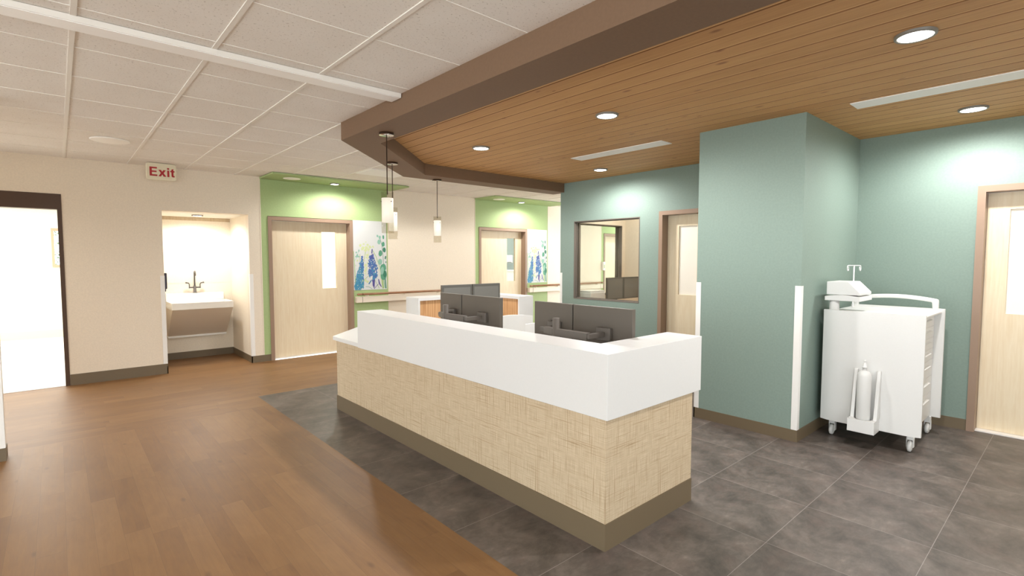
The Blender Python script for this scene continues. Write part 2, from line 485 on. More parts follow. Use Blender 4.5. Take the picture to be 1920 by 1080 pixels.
# ------------------------------------------------------------------ doors
def door(name, axis, p, a0, a1, lite=None, pane=None, top=2.184, thr=True):
    """p: wall face, a0..a1 outer frame, wall goes to +p; lite = (s,e,zb,zt)"""
    fw, dp = .054, .126
    r = sroot(name, ((p, a0, 0) if axis == 'x' else (a0, p, 0)))
    def bx(m, pa, pb, a, b, za, zb, bev=0):
        m.box(pa, a, za, pb, b, zb, bev) if axis == 'x' else m.box(a, pa, za, b, pb, zb, bev)
    m = MB()
    bx(m, p-.012, p+.165, a0, a0+fw, 0, top); bx(m, p-.012, p+.165, a1-fw, a1, 0, top); bx(m, p-.012, p+.165, a0+fw, a1-fw, top-fw, top)
    # rebate stop
    m.build('door_frame', M['taupe'], r)
    m = MB(); L0, L1, zt, zb = a0+fw+.002, a1-fw-.002, top-fw-.003, .012
    q0, q1 = p+dp, p+dp+.045
    if lite:
        s, e, b, t = lite
        bx(m, q0, q1, L0, s, zb, zt); bx(m, q0, q1, e, L1, zb, zt); bx(m, q0, q1, s, e, zb, b); bx(m, q0, q1, s, e, t, zt)
    else: bx(m, q0, q1, L0, L1, zb, zt)
    lf = m.build('door_leaf', M['maple'], r)
    if lite:
        s, e, b, t = lite
        g = MB(); bx(g, q0+.020, q0+.026, s, e, b, t); g.build('door_pane', pane, lf)
    if thr:
        m = MB(); bx(m, p+.045, p+.16, a0+fw, a1-fw, 0, .010); m.build('threshold', M['threshold'], r)
    return r
for i in range(3):
    d = BAY*i
    door('door_%d' % (i+2), 'y', YB, 2.379+d, 3.711+d, (3.236+d, 3.476+d, 1.062, 1.984), M['door_glass'])
door('door_5', 'x', XT, 2.543, 3.873, (3.386, 3.662-.01, 1.069, 1.981), M['frost'])
door('door_6', 'x', XT, -.651, .681, (.25, .478, 1.065, 1.980), M['frost'])
# dark framed opening to the bright room
r = sroot('door_1', (.061, YB, 0))
MB().box(.019, YB-.006, 0, .061, YW, 2.319).box(-1.30, YB-.006, 0, -1.258, YW, 2.319).box(-1.258, YB-.006, 2.137, .019, YW, 2.319).build('door_frame', M['bronze'], r)
MB().box(-1.258, YB, 0, .019, YB+.05, .006).build('threshold', M['threshold'], r)

# ------------------------------------------------------------------ ceiling
mb = MB()
out = [(-5, -4), (1.95, -4), (1.95, 4.48), (3.385, 5.914), (14, 5.914), (14, YB+.02), (-5, YB+.02)]
ZT = ZC+.006
mb.prism(out, ZT, ZT+.04)
cl = struct(mb.build('ceiling', M['act']))
# exposed T-bar grid
mb = MB(); w = .0125; P0 = .6165
for k in range(-8, 24):
    x = .104+P0*k
    if x < -4.9 or x > 13.9: continue
    y0 = -4 if x < 1.93 else (x+2.53 if x < 3.38 else 5.914)
    mb.box(x-w, y0, ZC, x+w, YB, ZT+.002)
for k in range(-10, 10):
    y = 3.291+P0*k
    if y < -3.9 or y > YB: continue
    x1 = 1.93 if y < 4.47 else (y-2.54 if y < 5.914 else 13.9)
    mb.box(-5, y-.007, ZC+.003, x1, y+.007, ZT+.002)
mb.build('ceiling_grid', M['ceilwhite'], cl)

# brown dropped soffit around the wood ceiling
def ring(mb, o, i, z0, z1):
    n = len(o)
    v = [[mb.bm.verts.new((p[0], p[1], z)) for p in q] for q in (o, i) for z in (z0, z1)]
    o0, o1, i0, i1 = v
    for a in range(n-1):
        for A, B in ((o0, o1), (i0, i1), (o0, i0), (o1, i1)):
            mb.bm.faces.new((A[a], A[a+1], B[a+1], B[a]))
    mb.bm.faces.new((o0[0], o1[0], i1[0], i0[0])); mb.bm.faces.new((o0[-1], o1[-1], i1[-1], i0[-1]))
    return mb
struct(ring(MB(), [(1.933, -4), (1.933, 4.474), (3.373, 5.914), (6.15, 5.914)], [(2.252, -4), (2.252, 4.352), (3.505, 5.607), (6.15, 5.607)], ZS, ZC+.03).build('trim_1', M['brown']))
# pine boards
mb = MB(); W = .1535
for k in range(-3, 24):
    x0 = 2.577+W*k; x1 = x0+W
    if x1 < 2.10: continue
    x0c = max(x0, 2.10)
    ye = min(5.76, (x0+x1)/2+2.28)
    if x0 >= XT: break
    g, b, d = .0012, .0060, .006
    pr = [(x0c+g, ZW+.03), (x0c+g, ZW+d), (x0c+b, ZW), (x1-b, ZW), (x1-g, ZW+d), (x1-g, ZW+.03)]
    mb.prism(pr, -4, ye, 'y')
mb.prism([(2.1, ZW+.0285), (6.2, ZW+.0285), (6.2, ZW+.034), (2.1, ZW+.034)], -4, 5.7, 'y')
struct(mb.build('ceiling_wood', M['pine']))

# ------------------------------------------------------------------ ceiling fittings
def downlight(loc, label, grp, r=.094, loc_parts=None):
    x, y, z = loc
    t = thing('recessed_downlight', loc, label, 'ceiling light', grp)
    MB().lathe(loc, [(r, .01), (r, -.012), (r-.004, -.016), (r-.014, -.016), (r-.016, -.010)], 48).build('trim_ring', M['rimgray'], t)
    MB().lathe(loc, [(0, -.0125), (r-.015, -.0125), (r-.013, -.004)], 48).build('lens', M['lens'], t)
    return t
SP_W, SP_G = 120, 92
def spot(loc, e, ang, blend=.5, col=(1, .995, .985), rad=.05):
    l = bpy.data.lights.new('spot', 'SPOT'); l.energy = e; l.spot_size = math.radians(ang); l.spot_blend = blend; l.color = col; l.shadow_soft_size = rad
    o = bpy.data.objects.new('downlight_or_fill', l); COL.objects.link(o); o.location = loc; return o
GW = 'round downlights in the wood ceiling'
DL = [((3.465, .669), 'round downlight in the wood plank ceiling, largest in view, above the grey tiles'),
      ((3.461, 2.715), 'round downlight in the wood ceiling midway along the row above the reception desk'),
      ((3.456, 4.40), 'round downlight in the wood ceiling close to the angled brown soffit'),
      ((5.492, .669), 'round downlight in the wood ceiling near the teal wall above the door by the cart'),
      ((5.483, 4.40), 'small round downlight in the wood ceiling above the interior office window')]
for (x, y), lb in DL:
    downlight((x, y, ZW), lb, GW); spot((x, y, ZW-.03), SP_W, 176, .60)
for x, y in ((3.46, -1.35), (5.49, -1.35)): spot((x, y, ZW-.03), SP_W*.42, 176, .40)  # added out of view further along the downlight rows, without fixtures
for x, e_ in ((4.75, 31), (5.75, 31), (8.9, 8)): spot((x, 6.65, ZC-.02), e_, 150, .25)  # added fill spots hidden behind the soffit, brightening the corridor
spot((-1.7, 6.9, ZC-.02), 85, 160, .6)  # added fill spot out of view, lifts the left part of the corridor
GG = 'downlights in the green door canopies'
LBG = ['small round downlight in the green canopy over the door beside the sink alcove', 'small round downlight in the green canopy over the farther green doorway with monitors in front', 'small round downlight in the green canopy seen only through the office windows']
for i in range(3):
    p = (3.316+BAY*i, 7.955, 2.729)
    if i < 2: downlight(p, LBG[i], GG, .075)
    spot((p[0]+.05, 7.70, 2.715), SP_G, 168, .50)
    if i < 2:
        s = MB().lathe((2.64+BAY*i, 7.88, 2.729), [(.12, .0), (.12, -.003), (.112, -.005), (0, -.006)], 40).build('ceiling_speaker', M['speaker'])
        tag(s, ['round white speaker in the green canopy beside the sink alcove wall', 'round white speaker in the green canopy of the farther green doorway'][i], 'speaker', 'round ceiling speakers')
s = MB().lathe((.448, 6.69, ZC), [(.165, .004), (.165, -.003), (.155, -.006), (0, -.007)], 48).build('ceiling_speaker', M['speaker'])
tag(s, 'large round white speaker cover on the tiled ceiling in front of the exit sign', 'speaker', 'round ceiling speakers')
p = (1.571, 8.767, 2.191)
downlight(p, 'small downlight in the ceiling of the sink alcove', 'alcove downlight', .075)
spot((p[0], p[1], 2.165), 78, 172, .6, (1, 1, 1))
# flat metal square panel in the tile grid
t = MB().box(3.20, 6.45, ZC-.003, 3.80, 6.95, ZC+.006, .001).build('ceiling_panel', M['fixture'])
tag(t, 'flat white square panel set in the tiled ceiling behind the pendant lamps', 'ceiling panel')
# slot diffusers in the wood
for y0, y1, lb in ((2.928, 4.154, 'white slot diffuser strip in the wood ceiling over the office window'), (-.35, 1.281, 'long white slot diffuser strip in the wood ceiling by the teal corner with the cart')):
    t = thing('slot_diffuser', (4.713, y0, ZW), lb, 'air diffuser', 'white slots in the wood ceiling')
    MB().box(4.615, y0, ZW-.006, 4.812, y1, ZW+.012, .001).build('face_plate', M['fixture'], t)
# surface linear light
t = thing('linear_light', (-.2, 3.46, ZC), 'long white linear light fixture running across the tiled ceiling to the brown soffit', 'ceiling light')
MB().box(-4.0, 3.395, 2.724, 1.928, 3.533, ZC+.004, .002).build('housing', M['ceilwhite'], t)
MB().box(-3.99, 3.401, 2.7215, 1.922, 3.527, 2.7245).build('diffuser', M['fixture'], t)
# soffit dimple sensor
# exit sign
t = thing('exit_sign', (1.027, 7.872, 2.752), 'cream rounded sign hanging from the ceiling with Exit in red letters', 'exit sign')
def rrect(x0, z0, x1, z1, r, n=6):
    P = []
    for cx, cz, a0 in ((x1-r, z0+r, -90), (x1-r, z1-r, 0), (x0+r, z1-r, 90), (x0+r, z0+r, 180)):
        for i in range(n+1):
            a = math.radians(a0+90*i/n); P.append((cx+r*math.cos(a), cz+r*math.sin(a)))
    return P
MB().prism(rrect(.870, 2.543, 1.188, 2.751, .026), 7.850, 7.895, 'y', .006).build('sign_panel', M['signface'], t)
LZ, LH = 2.588, .112
mb = MB(); ly0, ly1 = 7.8470, 7.8505
def L(pts, ox, mb=mb): mb.prism([(ox+a, LZ+b) for a, b in pts], ly0, ly1, 'y')
ex = .904; st = .024
L([(0, 0), (.080, 0), (.080, .019), (st, .019), (st, .048), (.073, .048), (.073, .066), (st, .066), (st, .093), (.078, .093), (.078, LH), (0, LH)], ex)
L([(0, 0), (.028, 0), (.042, .026), (.056, 0), (.084, 0), (.057, .042), (.081, .081), (.054, .081), (.042, .059), (.030, .081), (.002, .081), (.028, .042)], ex+.090)
L([(0, 0), (.022, 0), (.022, .081), (0, .081)], ex+.185); L([(0, .092), (.022, .092), (.022, .112), (0, .112)], ex+.185)
L([(.016, .016), (.021, .004), (.033, 0), (.050, .002), (.050, .018), (.040, .019), (.038, .026), (.038, .064), (.050, .064), (.050, .081), (.038, .081), (.038, .107), (.016, .095), (.016, .081), (.004, .081), (.004, .064), (.016, .064)], ex+.214)
mb.build('lettering', M['redletter'], t)

# ------------------------------------------------------------------ pendants
def pendant(x, y, label):
    t = thing('pendant_light', (x, y, ZS), label, 'pendant lamp', 'pendant lamps under the brown soffit')
    o = MB().lathe((x, y, ZS), [(0, 0), (.061, 0), (.061, -.018)], 40).build('ceiling_canopy', M['bar'], t)
    MB().lathe((x, y, ZS), [(.061, -.018), (.059, -.021), (0, -.021)], 40).build('mirror_disc', M['chrome'], o)
    MB().cyl((x, y, 0), .0045, 2.09, ZS-.02, 12).build('stem', M['bar'], t)
    MB().lathe((x, y, 0), [(.0500, 2.112), (.0515, 2.112), (.0515, 1.765), (.0500, 1.765), (.0500, 2.112)], 40).build('glass_tube', M['pend_glass'], t)
    sh = MB().lathe((x, y, 0), [(0, 2.060), (.0485, 2.060), (.0485, 1.855), (.042, 1.855), (.042, 1.875)], 40).build('lamp_shade', M['shade'], t)
    MB().lathe((x, y, 0), [(0, 1.868), (.042, 1.868)], 32).build('diffuser', M['pend_lens'], sh)
    for k in range(3):
        a = math.radians(40+120*k); c, s_ = math.cos(a), math.sin(a)
        MB().tube([(x+c*.047, y+s_*.047, 2.030), (x+c*.056, y+s_*.056, 2.030)], .0035, 8).build('fixing_pin', M['bar'], sh)
    return t
def glow(name, c, e):
    k = NT(name); return k.bsdf(lin(c), .5, **{'Emission Color': (*lin(c), 1), 'Emission Strength': e})
M['shade'] = glow('glowing_shade', (238, 233, 226), .62)
M['pend_lens'] = emit('pendant_lens', (255, 240, 220), 2.2)
pendant(2.109, 3.968, 'cylinder pendant lamp hanging lowest in view near the tip of the brown soffit')
pendant(2.793, 5.136, 'cylinder pendant lamp partly hidden behind another pendant at the angled soffit edge')
pendant(3.838, 5.840, 'cylinder pendant lamp hanging alone in front of the beige wall')

# ------------------------------------------------------------------ corner guards
def guard(x, y, sx, sy, label, z0=.10, z1=1.322, w=.045, t=.004):
    """L-shaped guard on the outside corner (x, y); sx, sy point from the corner into the wall"""
    m = MB()
    pts = [(x-sx*t, y-sy*t), (x+sx*w, y-sy*t), (x+sx*w, y), (x, y), (x, y+sy*w), (x-sx*t, y+sy*w)]
    m.prism(pts, z0, z1, 'z', .0012, seg=1)
    return tag(m.build('corner_guard', M['guard']), label, 'corner guard', 'white corner guards on wall edges')
guard(4.615, 1.585, 1, 1, 'white vertical corner guard on the teal column edge next to the cart')
guard(4.615, 2.513, 1, -1, 'white corner guard on the far teal column edge behind the reception desk')
guard(1.06, YB, -1, 1, 'white corner guard on the alcove edge beside the dark dispenser', .135)
guard(2.113, YB, 1, 1, 'white corner guard on the alcove edge beside the green wall')
guard(XT, 5.685, 1, -1, 'white corner guard at the end of the teal wall beside the window')
guard(-.356, 5.459, -1, 1, 'white corner guard on the beige wall end cut off by the picture edge')

# ------------------------------------------------------------------ sink alcove
t = thing('wall_sink', (1.58, YA, .35), 'white wall-hung sink with sloping apron in the bright alcove', 'sink')
MB().box(1.20, 8.70, .806, 2.00, 8.73, .905, .004).box(1.20, 8.73, .806, 1.235, 9.268, .905).box(1.965, 8.73, .806, 2.00, 9.268, .905).box(1.235, 9.15, .806, 1.965, 9.268, .905)\
    .box(1.235, 8.73, .806, 1.965, 9.15, .825).build('basin', M['porcelain'], t)
MB().box(1.20, 9.20, .905, 1.976, 9.266, 1.018, .004).build('backsplash', M['porcelain'], t)
MB().prism([(8.712, .806), (9.19, .372), (9.268, .372), (9.268, .806)], 1.206, 1.994, 'x').build('apron', M['apron'], t)
MB().box(1.206, 9.17, .345, 1.994, 9.268, .372, .002).build('apron_lip', M['porcelain'], t)
f = MB().cyl((1.583, 9.22, 0), .030, 1.018, 1.026, 24).cyl((1.583, 9.22, 0), .019, 1.026, 1.13, 20).box(1.503, 9.206, 1.092, 1.663, 9.234, 1.114, .004).build('faucet', M['steel'], t)
sp = [(1.583, 9.22, 1.12), (1.583, 9.22, 1.32)]
for k in range(1, 9):
    a = math.pi*k/8; sp.append((1.583, 9.22-.035*(1-math.cos(a)), 1.32+.035*math.sin(a)))
sp.append((1.583, 9.15, 1.285))
MB().tube(sp, .0105, 12).build('spout', M['steel'], f)
for sx in (-1, 1):
    bx = 1.583+sx*.072
    MB().tube([(bx, 9.22, 1.09), (bx, 9.22, 1.15), (bx+sx*.012, 9.215, 1.172), (bx+sx*.05, 9.20, 1.180)], [.008, .008, .010, .012], 10).build('lever_handle', M['steel'], f)
t = thing('soap_dispenser', (1.06, 8.30, 1.10), 'dark dispenser fixed inside the alcove edge beside the sink', 'dispenser')
MB().box(1.060, 8.25, 1.14, 1.097, 8.34, 1.355, .008, 3).build('dispenser_body', M['navy'], t)
MB().box(1.060, 8.27, 1.105, 1.085, 8.32, 1.14, .003).build('nozzle', M['navy'], t)

# ------------------------------------------------------------------ handrails
def handrail(x0, x1, label):
    t = thing('wall_handrail', (x0, YB, .80), label, 'handrail', 'handrails on the corridor wall')
    yb = YB-.080
    MB().tube([(x0+.10, yb, .948), (x1-.10, yb, .948)], .019, 16).build('wood_rail', M['railwood'], t)
    for a, s_ in ((x0, 1), (x1, -1)):
        MB().tube([(a, yb, .948), (a+s_*.006, yb, .948), (a+s_*.02, yb, .948), (a+s_*.098, yb, .948)], [.008, .015, .0185, .0185], 16).build('rail_end', M['railwood'], t)
        MB().box(a+s_*.0975, yb-.0195, .9285, a+s_*.1005, yb+.0195, .9675).build('joint_ring', M['joint'], t)
        MB().box(a, yb, .807, a+s_*.097, YB, .906, .004).build('bumper_end', M['bumper'], t)
        MB().box(a+s_*.097, yb, .807, a+s_*.1015, YB, .906).build('joint_strip', M['joint'], t)
    MB().box(x0+.1015, yb, .807, x1-.1015, YB, .906, .003).build('bumper_rail', M['bumper'], t)
    n = max(2, int((x1-x0)/.8))
    for k in range(n+1):
        bx = x0+.2+(x1-x0-.4)*k/n
        MB().box(bx-.015, yb+.006, .906, bx+.015, YB, .938, .002).build('bracket', M['bumper'], t)
    return t
handrail(3.734, 6.275, 'wood handrail over a cream bumper rail on the beige wall behind the reception desk')
handrail(7.725, 10.275, 'wood handrail over a cream bumper on the far wall passing behind the teal wall end')

# ------------------------------------------------------------------ floral murals
def fm(name, c): return plain(name, tuple(v*.92 for v in c), .6)
MU = [fm('mural_ground', (226, 226, 223)), fm('mural_yellow', (217, 226, 168)), fm('mural_pale_green', (172, 198, 132)), fm('mural_mint', (150, 196, 176)),
      fm('mural_green', (92, 160, 128)), fm('mural_deep', (56, 126, 98)), fm('mural_teal', (72, 150, 184)), fm('mural_blue', (76, 112, 178)), fm('mural_violet', (88, 82, 152)), fm('mural_blue2', (60, 132, 172))]
def mural(x0, name_label):
    rnd = random.Random(11)
    y = YB-.006; mb = MB(); Z0 = 1.015
    t = thing('floral_mural', (x0, YB, Z0), name_label, 'wall art', 'floral wall panels beside the doors')
    mb.box(x0, y, Z0, x0+.612, YB-.0012, 2.192)
    layer = [0]
    def put(pts, mi):
        layer[0] += 1
        yy = y-.0002-.000006*layer[0]
        P = []
        for px, py in pts:
            a = min(.611, max(.001, (px-200)*.00107)); b = min(1.176, max(.001, (1022-py)*.001))
            P.append((x0+a, yy, Z0+b))
        try: mb.poly(P, mi)
        except Exception: pass
    def ell(cx, cy, rx, ry, mi, rot=0, n=14, jag=.12):
        P = []
        for i in range(n):
            a = 2*math.pi*i/n; k = 1+rnd.uniform(-jag, jag)
            ux, uy = rx*k*math.cos(a), ry*k*math.sin(a)
            P.append((cx+ux*math.cos(rot)-uy*math.sin(rot), cy+ux*math.sin(rot)+uy*math.cos(rot)))
        put(P, mi)
    def line(pts, w, mi):
        for (a, b), (c, d) in zip(pts, pts[1:]):
            dx, dy = c-a, d-b; l = math.hypot(dx, dy) or 1; nx, ny = -dy/l*w/2, dx/l*w/2
            put([(a+nx, b+ny), (c+nx, d+ny), (c-nx, d-ny), (a-nx, b-ny)], mi)
    # pale grass and stems
    for pts, w, mi in (([(415, 300), (395, 430), (368, 560)], 9, 2), ([(530, 350), (585, 450), (650, 640), (705, 1000)], 11, 2), ([(575, 500), (640, 720), (690, 990)], 7, 1),
                       ([(205, 365), (216, 560), (232, 1000)], 12, 2), ([(310, 410), (310, 560)], 8, 2), ([(440, 790), (300, 920)], 10, 2), ([(560, 860), (635, 1005)], 8, 2),
                       ([(460, 330), (440, 520), (400, 800)], 7, 1), ([(400, 965), (455, 972), (515, 1012)], 6, 4), ([(690, 840), (705, 1010)], 30, 2), ([(740, 840), (752, 1010)], 22, 4)):
        line(pts, w, mi)
    for cx, cy, r in ((320, 265, 24), (378, 240, 18), (445, 255, 22), (415, 205, 11), (360, 310, 30), (420, 300, 30), (480, 290, 26), (535, 283, 20), (440, 430, 24), (400, 345, 26), (350, 335, 18), (460, 330, 24),
                      (425, 470, 18), (400, 600, 22), (415, 650, 16), (390, 700, 18), (430, 560, 12), (395, 860, 26), (430, 880, 22), (265, 520, 18)):
        ell(cx, cy, r, r*.85, 1, rnd.random()*3, 11, .3)
    for _ in range(46): ell(rnd.gauss(420, 34), rnd.uniform(330, 800), rnd.uniform(3, 9), rnd.uniform(3, 12), 1, rnd.random()*3, 7, .3)
    # small sprig
    line([(222, 530), (252, 470), (290, 360)], 5, 3)
    for cx, cy, rx, ry in ((293, 355, 12, 22), (250, 385, 14, 16), (265, 440, 18, 30), (290, 455, 14, 14), (240, 455, 12, 12)): ell(cx, cy, rx, ry, 3, .2)
    # eucalyptus branch
    line([(648, 100), (690, 250), (706, 420), (718, 590)], 7, 5)
    for cx, cy, rx, ry, mi, ro in ((615, 98, 17, 22, 3, -.3), (655, 120, 20, 32, 3, 0), (718, 115, 15, 36, 4, 0), (640, 200, 28, 42, 3, 0), (714, 238, 27, 43, 4, 0), (732, 335, 27, 43, 5, 0),
                                   (662, 395, 33, 54, 4, .1), (655, 545, 36, 52, 3, 0), (752, 470, 13, 30, 5, .2), (758, 550, 9, 14, 5, 0), (708, 645, 54, 66, 4, 0), (716, 770, 58, 92, 4, 0), (735, 760, 30, 60, 5, 0), (690, 700, 30, 70, 3, .1)):
        ell(cx, cy, rx, ry, mi, ro, 18, .08)
    line([(740, 830), (756, 1010)], 12, 5); line([(715, 850), (730, 1000)], 8, 4)
    # hyacinths
    def spike(outline, cols, blobs, holes, seed):
        rn = random.Random(seed)
        P = []
        n = len(outline)
        for i in range(n):
            a, b = outline[i], outline[(i+1) % n]
            k = max(2, int(math.hypot(b[0]-a[0], b[1]-a[1])/11))
            for j in range(k):
                f_ = j/k; P.append((a[0]+(b[0]-a[0])*f_+rn.uniform(-9, 9), a[1]+(b[1]-a[1])*f_+rn.uniform(-6, 6)))
        put(P, cols[0])
        ys = [p[1] for p in outline]; lo, hi = min(ys), max(ys)
        for _ in range(blobs):
            py = rn.uniform(lo, hi)
            xs = []
            for i in range(n):
                a, b = outline[i], outline[(i+1) % n]
                if (a[1]-py)*(b[1]-py) < 0: xs.append(a[0]+(b[0]-a[0])*(py-a[1])/(b[1]-a[1]))
            if len(xs) < 2: continue
            ell(rn.uniform(min(xs)-6, max(xs)+6), py, rn.uniform(6, 15), rn.uniform(6, 16), cols[1] if (py-lo)/(hi-lo) < rn.random() else cols[2], rn.random()*3, 8, .3)
        for _ in range(holes):
            py = rn.uniform(lo+80, hi-10)
            ell(rn.uniform(min(p[0] for p in outline)+20, max(p[0] for p in outline)-20), py, rn.uniform(3, 8), rn.uniform(4, 12), rn.choice((0, 0, 1, 2)), rn.random(), 7, .3)
    spike([(345, 450), (335, 500), (302, 570), (288, 650), (245, 745), (232, 850), (212, 960), (222, 1018), (318, 1020), (332, 990), (368, 996), (374, 880), (362, 760), (372, 620), (358, 520)], (6, 7, 9), 90, 34, 3)
    spike([(478, 430), (463, 520), (452, 600), (470, 645), (442, 725), (452, 770), (520, 880), (560, 850), (606, 790), (600, 690), (608, 650), (580, 570), (552, 470), (532, 425)], (7, 7, 6), 90, 30, 5)
    line([(520, 325), (512, 400)], 18, 8); line([(512, 425), (545, 410)], 16, 8)
    for _ in range(16): ell(rnd.uniform(480, 545), rnd.uniform(425, 490), rnd.uniform(5, 10), rnd.uniform(5, 12), 8, 0, 8, .3)
    put([(485, 790), (520, 785), (515, 840), (465, 900), (450, 880)], 0)
    put([(512, 860), (560, 850), (552, 960), (545, 1012), (535, 980), (518, 950)], 8)
    put([(615, 838), (632, 850), (650, 920), (682, 985), (660, 975), (625, 920)], 8)
    line([(545, 1010), (585, 960), (620, 930)], 8, 8); line([(495, 860), (452, 925)], 18, 9)
    for cx, cy, rx, ry in ((548, 665, 10, 18), (572, 720, 10, 22), (505, 910, 14, 20), (590, 870, 18, 24)): ell(cx, cy, rx, ry, 0, 0, 9, .3)
    mb.build('panel', MU, t)
    return t
mural(3.713, 'white panel of printed blue flowers beside the maple door next to the sink alcove')
mural(3.713+BAY, 'white panel of printed blue flowers by the farther door near the teal wall end')

# ------------------------------------------------------------------ reception desk
t = thing('reception_desk', (2.53, 3.3, 0), 'long L-shaped reception desk with white top and woven linen front on the grey tiles', 'reception desk')
bx0, bx1, by0 = 2.106, 2.988, 1.636
MB().prism([(2.106, 1.636), (2.988, 1.636), (2.988, 1.80), (2.27, 1.80), (2.27, 5.035), (2.735, 5.50), (2.62, 5.615), (2.106, 5.101)], 0, .146, 'z').build('plinth', M['base'], t)
MB().prism([(2.112, 1.642), (2.988, 1.642), (2.988, 1.80), (2.27, 1.80), (2.27, 5.030), (2.735, 5.49), (2.62, 5.60), (2.112, 5.095)], .146, .708, 'z').build('front_panel', M['linen'], t)
MB().prism([(2.104, 1.628), (3.066, 1.628), (3.066, 1.876), (2.356, 1.876), (2.356, 4.582), (2.104, 4.582)], .706, 1.055, 'z', .0015, seg=1).build('parapet', M['white'], t)
MB().prism([(2.104, 4.583), (2.104, 5.168), (2.80, 5.864), (3.36, 5.864), (3.36, 5.26), (2.93, 5.26), (2.93, 1.877), (2.357, 1.877), (2.357, 4.583)], .710, .749, 'z', .0015, seg=1).build('worktop', M['white'], t)

# back counter
t = thing('back_counter', (4.0, 5.7, 0), 'white L-shaped counter with wood grain inset panels behind the monitors', 'counter')
m = MB()
m.box(3.365, 5.564, .70, 3.389, 5.866, 1.018)                                   # end panel
m.prism([(3.365, 5.564), (4.503, 5.564), (4.503, 4.942), (4.760, 4.942), (4.760, 5.866), (3.365, 5.866)], 1.018, 1.055, 'z', .001, seg=1)
m.box(4.503, 4.942, .70, 4.760, 4.962, 1.018)
m.build('frame', M['white'], t)
MB().box(3.389, 5.600, .745, 4.55, 5.640, 1.018).box(4.530, 4.962, .745, 4.60, 5.640, 1.018).build('inset_panel', M['slat'], t)
MB().box(3.389, 5.640, 0, 4.72, 5.85, 1.018).box(4.60, 5.35, 0, 4.74, 5.640, 1.018).build('carcass', M['white'], t)
MB().prism([(3.395, 4.72), (4.53, 4.72), (4.53, 5.60), (3.395, 5.60)], .710, .745, 'z', .001, seg=1).build('worktop', M['white'], t)
for lx, ly in ((3.45, 4.78), (4.47, 4.78)): MB().box(lx-.02, ly-.02, 0, lx+.02, ly+.02, .710).build('leg', M['white'], t)

# ------------------------------------------------------------------ monitors (screen plane along local X, back towards +Y before rotation)
def monitor_parts(w, h=.350, mo=0.0):
    w = w-.010
    def mk(t, c, rz):
        R_ = Matrix.Translation(c) @ Matrix.Rotation(rz, 4, 'Z')
        def fin(m, n, mat, par):
            o = m.build(n, mat); o.parent = t
            o.data.transform(Matrix.Translation(-Vector(t.location)) @ R_); return o
        d = .030
        m = MB().box(-w/2, 0, -h/2, w/2, d, h/2, .002, 1); fin(m, 'casing', M['dark'], t)
        b = .022
        m = MB(); m.box(-w/2+.001, -.004, -h/2+.001, w/2-.001, 0, -h/2+b); m.box(-w/2+.001, -.004, h/2-b, w/2-.001, 0, h/2-.001)
        m.box(-w/2+.001, -.004, -h/2+b, -w/2+b, 0, h/2-b); m.box(w/2-b, -.004, -h/2+b, w/2-.001, 0, h/2-b)
        fin(m, 'bezel', M['bezel'], t)
        m = MB().box(-w/2+b, -.0015, -h/2+b, w/2-b, 0, h/2-b); fin(m, 'screen', M['screen'], t)
        m = MB().box(mo-.058, d, -.042, mo+.058, d+.028, .042, .005); fin(m, 'mount_plate', M['armgray'], t)
    return mk
def monitor(c, w, rz, label, grp, mo=0.0):
    t = thing('monitor', c, label, 'monitor', grp)
    monitor_parts(w, .350, mo)(t, Vector(c), rz); return t
ZM = 1.053
H90 = math.pi/2
# two pairs on the front desk, backs to -x  (local +Y -> -x : rotate +90)
G1 = 'monitors on the front desk seen from behind'
monitor((2.73, 2.1475, ZM), .505, H90, 'grey monitor back at the corner of the reception desk, close to the teal door', G1, 2.113-2.1475)
monitor((2.73, 2.597, ZM), .390, H90, 'grey monitor back beside the corner one on the reception desk, under the window', G1, 2.565-2.597)
monitor((2.73, 3.459, ZM), .536, H90, 'grey monitor back in front of the wood panelled counter, wider one of its pair', G1, 3.41-3.459)
monitor((2.73, 3.9005, ZM), .343, H90, 'grey monitor back toward the low desk end, narrower one beside the wide monitor', G1, 3.865-3.9005)
G2 = 'monitors on the back counter facing the desk'
monitor((3.418, 4.80, 1.075), .427, 0, 'grey monitor screen on the back counter, just under the handrail', G2)
monitor((3.847, 4.80, 1.075), .427, 0, 'grey monitor screen on the back counter in front of the far maple door', G2)
G3 = 'monitors inside the office'
monitor((6.630, 5.0, 1.075), .427, 0, 'grey office monitor behind the window glass, beside the white printer', G3)
monitor((7.060, 5.0, 1.075), .427, 0, 'grey office monitor behind the window glass, against the beige office wall', G3)

def arm_x(y, ya, yb, label):
    """dual arm on the front desk: post at y; plates at ya (toward -y) and yb (toward +y)"""
    t = thing('arm_stand', (2.53, y, .75), label, 'monitor arm', 'dual monitor arms')
    X, XP = 2.53, 2.6715
    MB().cyl((X, y, 0), .045, .7500, .766, 24).build('desk_clamp', M['armgray'], t)
    MB().cyl((X, y, 0), .0245, .766, 1.146, 24).build('post', M['armgray'], t)
    a = MB().box(X-.022, y-.285, 1.028, X+.022, y+.024, 1.073, .003).build('arm', M['armgray'], t)
    MB().box(X-.015, ya+.0165, 1.036, X+.015, y-.285, 1.066, .002).box(X-.015, ya-.016, 1.036, XP, ya+.016, 1.066, .002).build('arm_link', M['armgray'], a)
    a = MB().prism([(X-.02, y+.01), (X+.02, y+.01), (X+.056, y+.122), (X+.016, y+.136)], 1.028, 1.073, 'z').build('arm', M['armgray'], t)
    MB().box(X+.022, y+.105, 1.036, X+.052, yb+.016, 1.066).box(X+.045, yb-.016, 1.037, XP, yb+.0155, 1.065).build('arm_link', M['armgray'], a)
    return t
arm_x(2.400, 2.113, 2.565, 'grey dual monitor arm with post clamped at the reception desk corner')
arm_x(3.727, 3.41, 3.865, 'grey dual monitor arm with post clamped toward the low end of the desk')
